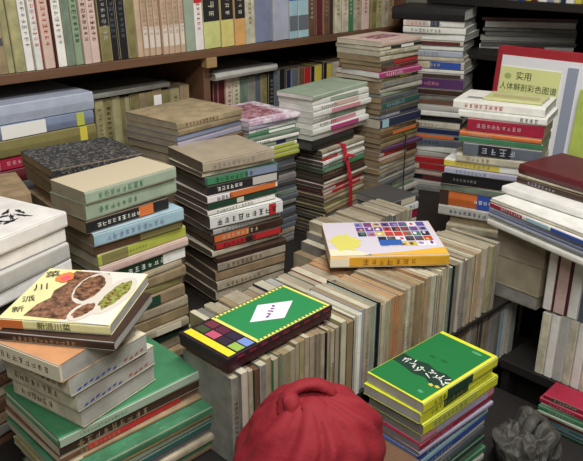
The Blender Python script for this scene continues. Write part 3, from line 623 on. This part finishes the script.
for k in range(6):
    cx, cy = .084+.003*math.sin(k*2), WY-.022-.0195*k
    for j in range(4):
        a = gb.uniform(-1.2,1.2) if j else .2; l = gb.uniform(.005,.009); w = .0015
        ox, oy = gb.uniform(-.009,.009), gb.uniform(-.005,.005)
        ca, sa = math.cos(a), math.sin(a)
        st.append(poly([(cx+ox-ca*l+sa*w*.3, cy+oy-sa*l-ca*w*.3),(cx+ox+ca*l+sa*w, cy+oy+sa*l-ca*w),(cx+ox+ca*l-sa*w, cy+oy+sa*l+ca*w),(cx+ox-ca*l-sa*w*.3, cy+oy-sa*l+ca*w*.3)],TZ+.0004))
decal(yb,'brush_lettering',st,M_INK,'white')
decal(yb,'yellow_mark',[lambda bm: disc(bm,.055,.028,.004,.005,TZ+.0005,wob=.3), lambda bm: disc(bm,.058,.016,.004,.005,TZ+.0005,wob=.3)],M_INK,'yellow')
decal(yb,'faint_lettering',[lambda bm: disc(bm,.135,.085,.004,.007,TZ+.0003,wob=.3), lambda bm: disc(bm,.138,.060,.004,.007,TZ+.0003,wob=.3)],M_INK,'0d5a2c')
decal(yb,'faint_lettering',[lambda bm: disc(bm,.025,.028,.004,.006,TZ+.0003,wob=.3), lambda bm: disc(bm,LX-.022,.034,.004,.012,TZ+.0003,wob=.1)],M_INK,'4f9a6a')

# ------------------------------------------------------------------ red and green pile, bottom right
stack('red and green pile', 'the red and green pile', 1.380, .592, .4505, .535, -88, .2, .07, [
 r(9,'crimson',pages='grey',title='rose',segs=((.1,.4,'dark green'),)),r(10,'crimson',title='pink'),r(5,'pale grey',title='red'),r(10,'green',title='mint'),r(7,'mint',title='green'),r(7,'crimson'),r(8,'teal',title='light blue'),r(6,'slate'),r(6,'dark green')], pages='grey', jyaw=1.5, kind='paperback')

# ------------------------------------------------------------------ red framed folder standing behind the pile
px0 = 2.05
FY1 = 1.198
Mf = Matrix.Translation((px0, FY1, .90)) @ Matrix.Rotation(R(-88),4,'Z') @ Matrix.Rotation(R(-6),4,'X')
fo = empty('picture_folder', Mf); tag(fo,'large red bordered folder standing upright with a pale yellow booklet in its sleeve','folder')
HF = .298; WF = .40
link('cover_board', box_mesh('cover_board', 0,WF,0,.012,-.2185,HF,bev=.003), M_COVER, fo, col('a32a34',0))
link('white_page', box_mesh('white_page', .020,WF-.012,-.002,.0,-.2185,HF-.028), M_INK, fo, col('dfe0e6',0))
link('grey_band', box_mesh('grey_band', .236,.268,-.0045,-.002,-.2185,HF-.045), M_INK, fo, col('8f97aa',0))
link('booklet', box_mesh('booklet', .024,.218,-.006,-.0022,-.16,HF-.062), M_INK, fo, col('dadf9a',0))
text(fo,'booklet_title','实用',.027,(.103,-.0064,HF-.088),(R(90),0,0),'26301c')
text(fo,'booklet_title','人体解剖彩色图谱',.0235,(.121,-.0064,HF-.122),(R(90),0,0),'26301c')
decal(fo,'booklet_emblem',[(lambda bm: bm.faces.new([bm.verts.new((.050+.012*math.cos(i/12*6.283),-.0063,HF-.090+.009*math.sin(i/12*6.283))) for i in range(12)]))],M_INK,'a8b070')
lg = empty('folder', Mf @ Matrix.Translation((0,-.03,0))); tag(lg,'lime green folder standing upright at the edge beside the red bordered one','folder')
link('cover_board', box_mesh('cover_board', .292,.45,0,.010,-.2185,HF-.10,bev=.002), M_COVER, lg, col('b7c862',0))
link('page_block', box_mesh('page_block', .296,.448,.0101,.016,-.215,HF-.105), M_PAGE, lg, col('white',0))

# books lying on the corner wall shelf
stack('books on the wall shelf', 'the wall shelf pile', 2.36, 1.08, 1.1555, 1.262, -62, .30, .17, [
 r(4,'maroon',kind='magazine'),r(9,'dark grey',kind='hardback',pages='white',flip=True,desc='wide dark hardback with white page edge'),r(4,'grey'),r(6,'slate',flip=True,pages='grey'),r(6,'pale grey',flip=True,pages='pale grey'),r(5,'dark grey'),r(6,'white',segs=((.4,.7,'red'),))], anchor='R', jyaw=3, pages='pale grey')
row('books on top of the wall shelf', 'the top of the black wall shelf', 2.145, 1.22, 1.3265, -90, seq(*[(h,c,{}) for h,c in ((.03,'silver'),(.025,'blue'),(.02,'yellow'),(.022,'maroon'),(.03,'white'),(.018,'steel blue'),(.022,'cream'),(.018,'navy'),(.025,'white'),(.02,'yellow'),(.02,'rose'),(.025,'light blue'),(.022,'white'),(.022,'olive'),(.022,'cream'))][:10]), H=.2, D=.14, kind='book')

# ------------------------------------------------------------------ ribbon and twine
def strap(name, parent, p0, p1, w, t, m, axis, wav=0, seed=0):
    """flat band from p0 to p1; axis = width direction"""
    g = random.Random(seed); bm = bmesh.new(); n = 14; p0, p1, ax = Vector(p0), Vector(p1), Vector(axis).normalized()
    nr = (p1-p0).cross(ax).normalized(); rows_ = []
    for i in range(n+1):
        p = p0.lerp(p1, i/n) + ax*g.uniform(-wav,wav); ww = w*(1+g.uniform(-.12,.12))
        k = nr*(g.uniform(0,wav*.4))
        rows_.append([bm.verts.new(p+ax*s*ww/2+nr*q*t+k) for s, q in ((-1,0),(1,0),(1,1),(-1,1))])
    for a, b in zip(rows_, rows_[1:]):
        for i in range(4): bm.faces.new((a[i],a[(i+1)%4],b[(i+1)%4],b[i]))
    bm.faces.new(rows_[0]); bm.faces.new(rows_[-1][::-1])
    bmesh.ops.recalc_face_normals(bm, faces=bm.faces)
    return link(name, bm_mesh(bm, name), m, parent)
rb = empty('ribbon', Matrix.Translation((1.432,1.322,.6805)) @ Matrix.Rotation(R(7),4,'Z')); tag(rb,'red ribbon tied upright around the pile of worn books','ribbon')
sx = .097
strap('front_band', rb, (sx+.004,-.013,.17), (sx-.012,.004,.2735), .015, .0015, M_RIBBON, (1,0,0), .0008, 1)
strap('front_band', rb, (sx+.012,-.013,.02), (sx+.004,-.013,.17), .015, .0015, M_RIBBON, (1,0,0), .0008, 2)
strap('top_band', rb, (sx-.012,.004,.2737), (sx-.012,.128,.2737), .014, .0010, M_RIBBON, (1,0,0), 0, 3)
strap('back_band', rb, (sx-.012,.140,.2737), (sx+.012,.155,.02), .014, .001, M_RIBBON, (1,0,0), 0, 4)
def blob(name, parent, c, rad, m, seed=0, n=3, amp=.2):
    bm = bmesh.new(); bmesh.ops.create_icosphere(bm, subdivisions=n, radius=1)
    g = random.Random(seed); ph = [g.uniform(0,6) for _ in range(6)]
    for v in bm.verts:
        p = v.co; k = 1+amp*(math.sin(4*p.x+ph[0])*math.sin(5*p.y+ph[1])+.6*math.sin(7*p.z+ph[2]+3*p.x))
        v.co = Vector((p.x*rad[0]*k+c[0], p.y*rad[1]*k+c[1], p.z*rad[2]*k+c[2]))
    for f in bm.faces: f.smooth = True
    return link(name, bm_mesh(bm, name), m, parent)
blob('knot', rb, (sx-.008,-.006,.240), (.009,.004,.007), M_RIBBON, 3)
strap('loose_end', rb, (sx-.008,-.008,.242), (sx+.018,-.012,.236), .009, .001, M_RIBBON, (0,.1,1), .001, 6)
strap('loose_end', rb, (sx-.008,-.008,.242), (sx-.028,-.010,.232), .009, .001, M_RIBBON, (0,.1,1), .001, 7)
tw = empty('twine', Matrix.Translation((1.687,1.335,.682)) @ Matrix.Rotation(R(4),4,'Z')); tag(tw,'thin dark twine running down the spines of the tall tied pile','twine')
strap('front_cord', tw, (.112,-.017,.02), (.108,-.017,.245), .0050, .0015, M_TWINE, (1,0,0), .0006, 5)
blob('knot', tw, (.108,-.018,.246), (.004,.003,.004), M_TWINE, 2, 2)
strap('front_cord', tw, (.108,-.017,.249), (.100,-.010,.258), .0050, .0015, M_TWINE, (1,0,0), .0003, 8)

# ------------------------------------------------------------------ red bag, knotted on top
CREASE = [(-2.0,.10,.10),(-1.55,.07,.09),(-1.2,.13,.10),(-.75,.08,.08),(-.3,.12,.09),(-2.6,.12,.11),(3.0,.09,.09),(2.2,.12,.08),(1.4,.12,.08),(.6,.12,.08)]
def bag_mesh(name, rx, ry, H, knot, seed, nu=120, nv=60, folds=13, amp=.05, hump=.0):
    g = random.Random(seed); bm = bmesh.new(); rings = []
    ph = [g.uniform(0,6.28) for _ in range(8)]
    for j in range(nv+1):
        t = j/nv                                        # 0 bottom .. 1 knot
        if t < .12: rad = .80*math.sin(t/.12*math.pi/2); zz = 0
        else:
            s = (t-.12)/.88; u = max(0,(s-.22)/.78)
            a = s*math.pi*.5
            rad = (.80+.20*math.sin(min(1,s*3.2)*math.pi/2)) * 1
            zz = s**.95
            zz = 1-(1-s)**1.75
        zz *= H
        if t < .12: u = 0
        rad = max(rad, .04)
        ring = []
        for i in range(nu):
            th = i/nu*2*math.pi
            fa = amp*(t**1.6)*(1.2-.5*t)*4
            pleat = 0
            for k, (f, wgt) in enumerate(((folds,.55),(folds*2+3,.25),(5,1.0),(3,1.1))):
                pleat += wgt*math.sin(f*th+ph[k]+.9*math.sin(2*th+ph[k+4])+ (t-.5)*2*math.sin(th+k))
            pleat = pleat/2.0; pleat = pleat-.35*abs(pleat)
            fold = 1 + fa*pleat*.30
            for ca, cw, cd in CREASE:
                da = (th-ca-.25*math.sin(t*4+ca)+math.pi)%(2*math.pi)-math.pi
                fold -= cd*math.exp(-(da/cw)**2)*min(1,t*1.8)**2 - .5*cd*math.exp(-((da-cw*1.8)/cw)**2)*min(1,t*1.8)**2
            fold *= 1-.80*u**(1.75+.65*math.cos(th))
            wr = 1 + .018*math.sin(9*t*3+4*math.sin(th*2+ph[3])+ph[1]) 
            cx, cy = knot[0]*t**2, knot[1]*t**2
            ring.append(bm.verts.new((cx+rx*rad*fold*wr*math.cos(th), cy+ry*rad*fold*wr*math.sin(th), zz*(1+.03*fa*pleat)+hump*math.sin(th*2+1)*t*(1-t))))
        rings.append(ring)
    for a, b in zip(rings, rings[1:]):
        for i in range(nu): bm.faces.new((a[i],a[(i+1)%nu],b[(i+1)%nu],b[i]))
    bm.faces.new(rings[0][::-1]); bm.faces.new(rings[-1])
    for f in bm.faces: f.smooth = True
    bmesh.ops.recalc_face_normals(bm, faces=bm.faces)
    return bm_mesh(bm, name)
def tube_mesh(name, pts, rads, ny=10, flat=.55, seed=0):
    g = random.Random(seed); bm = bmesh.new(); rings = []; n = len(pts)
    for i, p in enumerate(pts):
        p = Vector(p); d = (Vector(pts[min(i+1,n-1)])-Vector(pts[max(i-1,0)])).normalized()
        s = d.cross(Vector((0,0,1))); s = s.normalized() if s.length > .01 else Vector((1,0,0)); u = s.cross(d)
        rings.append([bm.verts.new(p+(s*math.cos(a)+u*math.sin(a)*flat)*rads[i]*(1+g.uniform(-.12,.12))) for a in [k/ny*2*math.pi for k in range(ny)]])
    for a, b in zip(rings, rings[1:]):
        for k in range(ny): bm.faces.new((a[k],a[(k+1)%ny],b[(k+1)%ny],b[k]))
    bm.faces.new(rings[0][::-1]); bm.faces.new(rings[-1])
    for f in bm.faces: f.smooth = True
    bmesh.ops.recalc_face_normals(bm, faces=bm.faces)
    me = bm_mesh(bm, name); return me
rbag = empty('tied_bag', Matrix.Translation((.648,.628,.6805)) @ Matrix.Rotation(R(-44.3),4,'Z'))
tag(rbag,'red cloth bag tied in a knot, standing before the upright books','bag')
link('sack', bag_mesh('sack', .120, .100, .187, (-.002,.012), 4, folds=11, amp=.10), M_REDBAG, rbag)
def smooth(pts, rads, k=6):
    P, Q = [], []
    n = len(pts)
    for i in range(n-1):
        p = [Vector(pts[max(0,min(n-1,i+j))]) for j in (-1,0,1,2)]
        for s in range(k):
            t = s/k
            P.append(.5*((2*p[1])+(-p[0]+p[2])*t+(2*p[0]-5*p[1]+4*p[2]-p[3])*t*t+(-p[0]+3*p[1]-3*p[2]+p[3])*t**3)); Q.append(rads[i]*(1-t)+rads[i+1]*t)
    P.append(Vector(pts[-1])); Q.append(rads[-1]); return P, Q
kx, ky, kz = -.004, .004, .181
P, Q = smooth([(kx-.030,ky-.010,kz-.012),(kx-.030,ky-.006,kz+.004),(kx-.012,ky+.004,kz+.017),(kx+.016,ky+.010,kz+.019),(kx+.036,ky+.010,kz+.008),(kx+.046,ky+.012,kz-.014)],[.012,.012,.011,.012,.012,.008])
link('tied_loop', tube_mesh('tied_loop', P, Q, 14, .75, 1), M_REDBAG, rbag)
P, Q = smooth([(kx-.036,ky-.020,kz-.014),(kx-.030,ky-.012,kz+.004),(kx-.022,ky-.016,kz+.006),(kx-.018,ky-.030,kz-.018),(kx-.022,ky-.050,kz-.05)],[.009,.013,.014,.012,.006])
link('knot', tube_mesh('knot', P, Q, 14, .8, 2), M_REDBAG, rbag)
P, Q = smooth([(kx-.01,ky-.006,kz-.002),(kx+.010,ky-.018,kz+.001),(kx+.016,ky-.046,kz-.022),(kx+.014,ky-.070,kz-.060)],[.012,.022,.030,.020])
link('folded_flap', tube_mesh('folded_flap', P, Q, 18, .35, 3), M_REDBAG, rbag)
# ------------------------------------------------------------------ crumpled grey plastic bag
gbag = empty('plastic_bag', Matrix.Translation((1.238,.545,.4505)) @ Matrix.Rotation(R(20),4,'Z'))
tag(gbag,'crumpled dark grey plastic bag between two piles of books','bag')
def crumple(name, rx, ry, rz, seed, parent, loc):
    from mathutils import noise as N
    bm = bmesh.new(); bmesh.ops.create_icosphere(bm, subdivisions=6, radius=1)
    for v in bm.verts:
        p = v.co.copy(); q = p*1.7+Vector((seed,0,0))
        rd = 1-abs(N.noise(q*1.5+Vector((0,0,seed))))*2.6; r2 = 1-abs(N.noise(q*3.1+Vector((seed,4,1))))*3
        k = 1 + .28*N.noise(q*.8) + .10*max(rd,-.6) + .022*max(r2,-.6)
        zz = max(p.z, -.55)
        v.co = Vector((p.x*rx*k, p.y*ry*k, (zz+.55)*rz*(k if zz > -.5 else 1)))
        v.co.z = max(v.co.z, .0005)
    for f in bm.faces: f.smooth = True
    o = link(name, bm_mesh(bm, name), M_GREYBAG, parent); o.location = loc; return o
crumple('sack', .088,.064,.066, 3.1, gbag, (0,0,0))
P, Q = smooth([(-.03,.01,.07),(-.01,.0,.108),(.02,-.01,.106),(.05,-.03,.07),(.07,-.05,.03)],[.012,.014,.013,.012,.008])
link('gathered_neck', tube_mesh('gathered_neck', P, Q, 12, .6, 5), M_GREYBAG, gbag)

# ------------------------------------------------------------------ light: ceiling tubes
def area(name, loc, sx, sy, power, color, rot=(0,0,0)):
    l = bpy.data.lights.new(name,'AREA'); l.shape = 'RECTANGLE'; l.size = sx; l.size_y = sy; l.energy = power; l.color = color
    o = bpy.data.objects.new(name, l); o.location = loc; o.rotation_euler = rot; COL.objects.link(o); return o
area('ceiling_tube', (.9,.4,2.7), 1.3,.35, 30, (1,.97,.92))
area('ceiling_tube', (-.3,-.5,2.7), 1.3,.35, 34, (1,.97,.92))
w = bpy.data.worlds.new('world'); SC.world = w; w.use_nodes = True
w.node_tree.nodes['Background'].inputs[0].default_value = (.9,.95,1,1); w.node_tree.nodes['Background'].inputs[1].default_value = .42
vs = SC.view_settings; vs.view_transform = 'Standard'; vs.look = 'None'; vs.gamma = 1; vs.use_curve_mapping = False; vs.exposure = .42
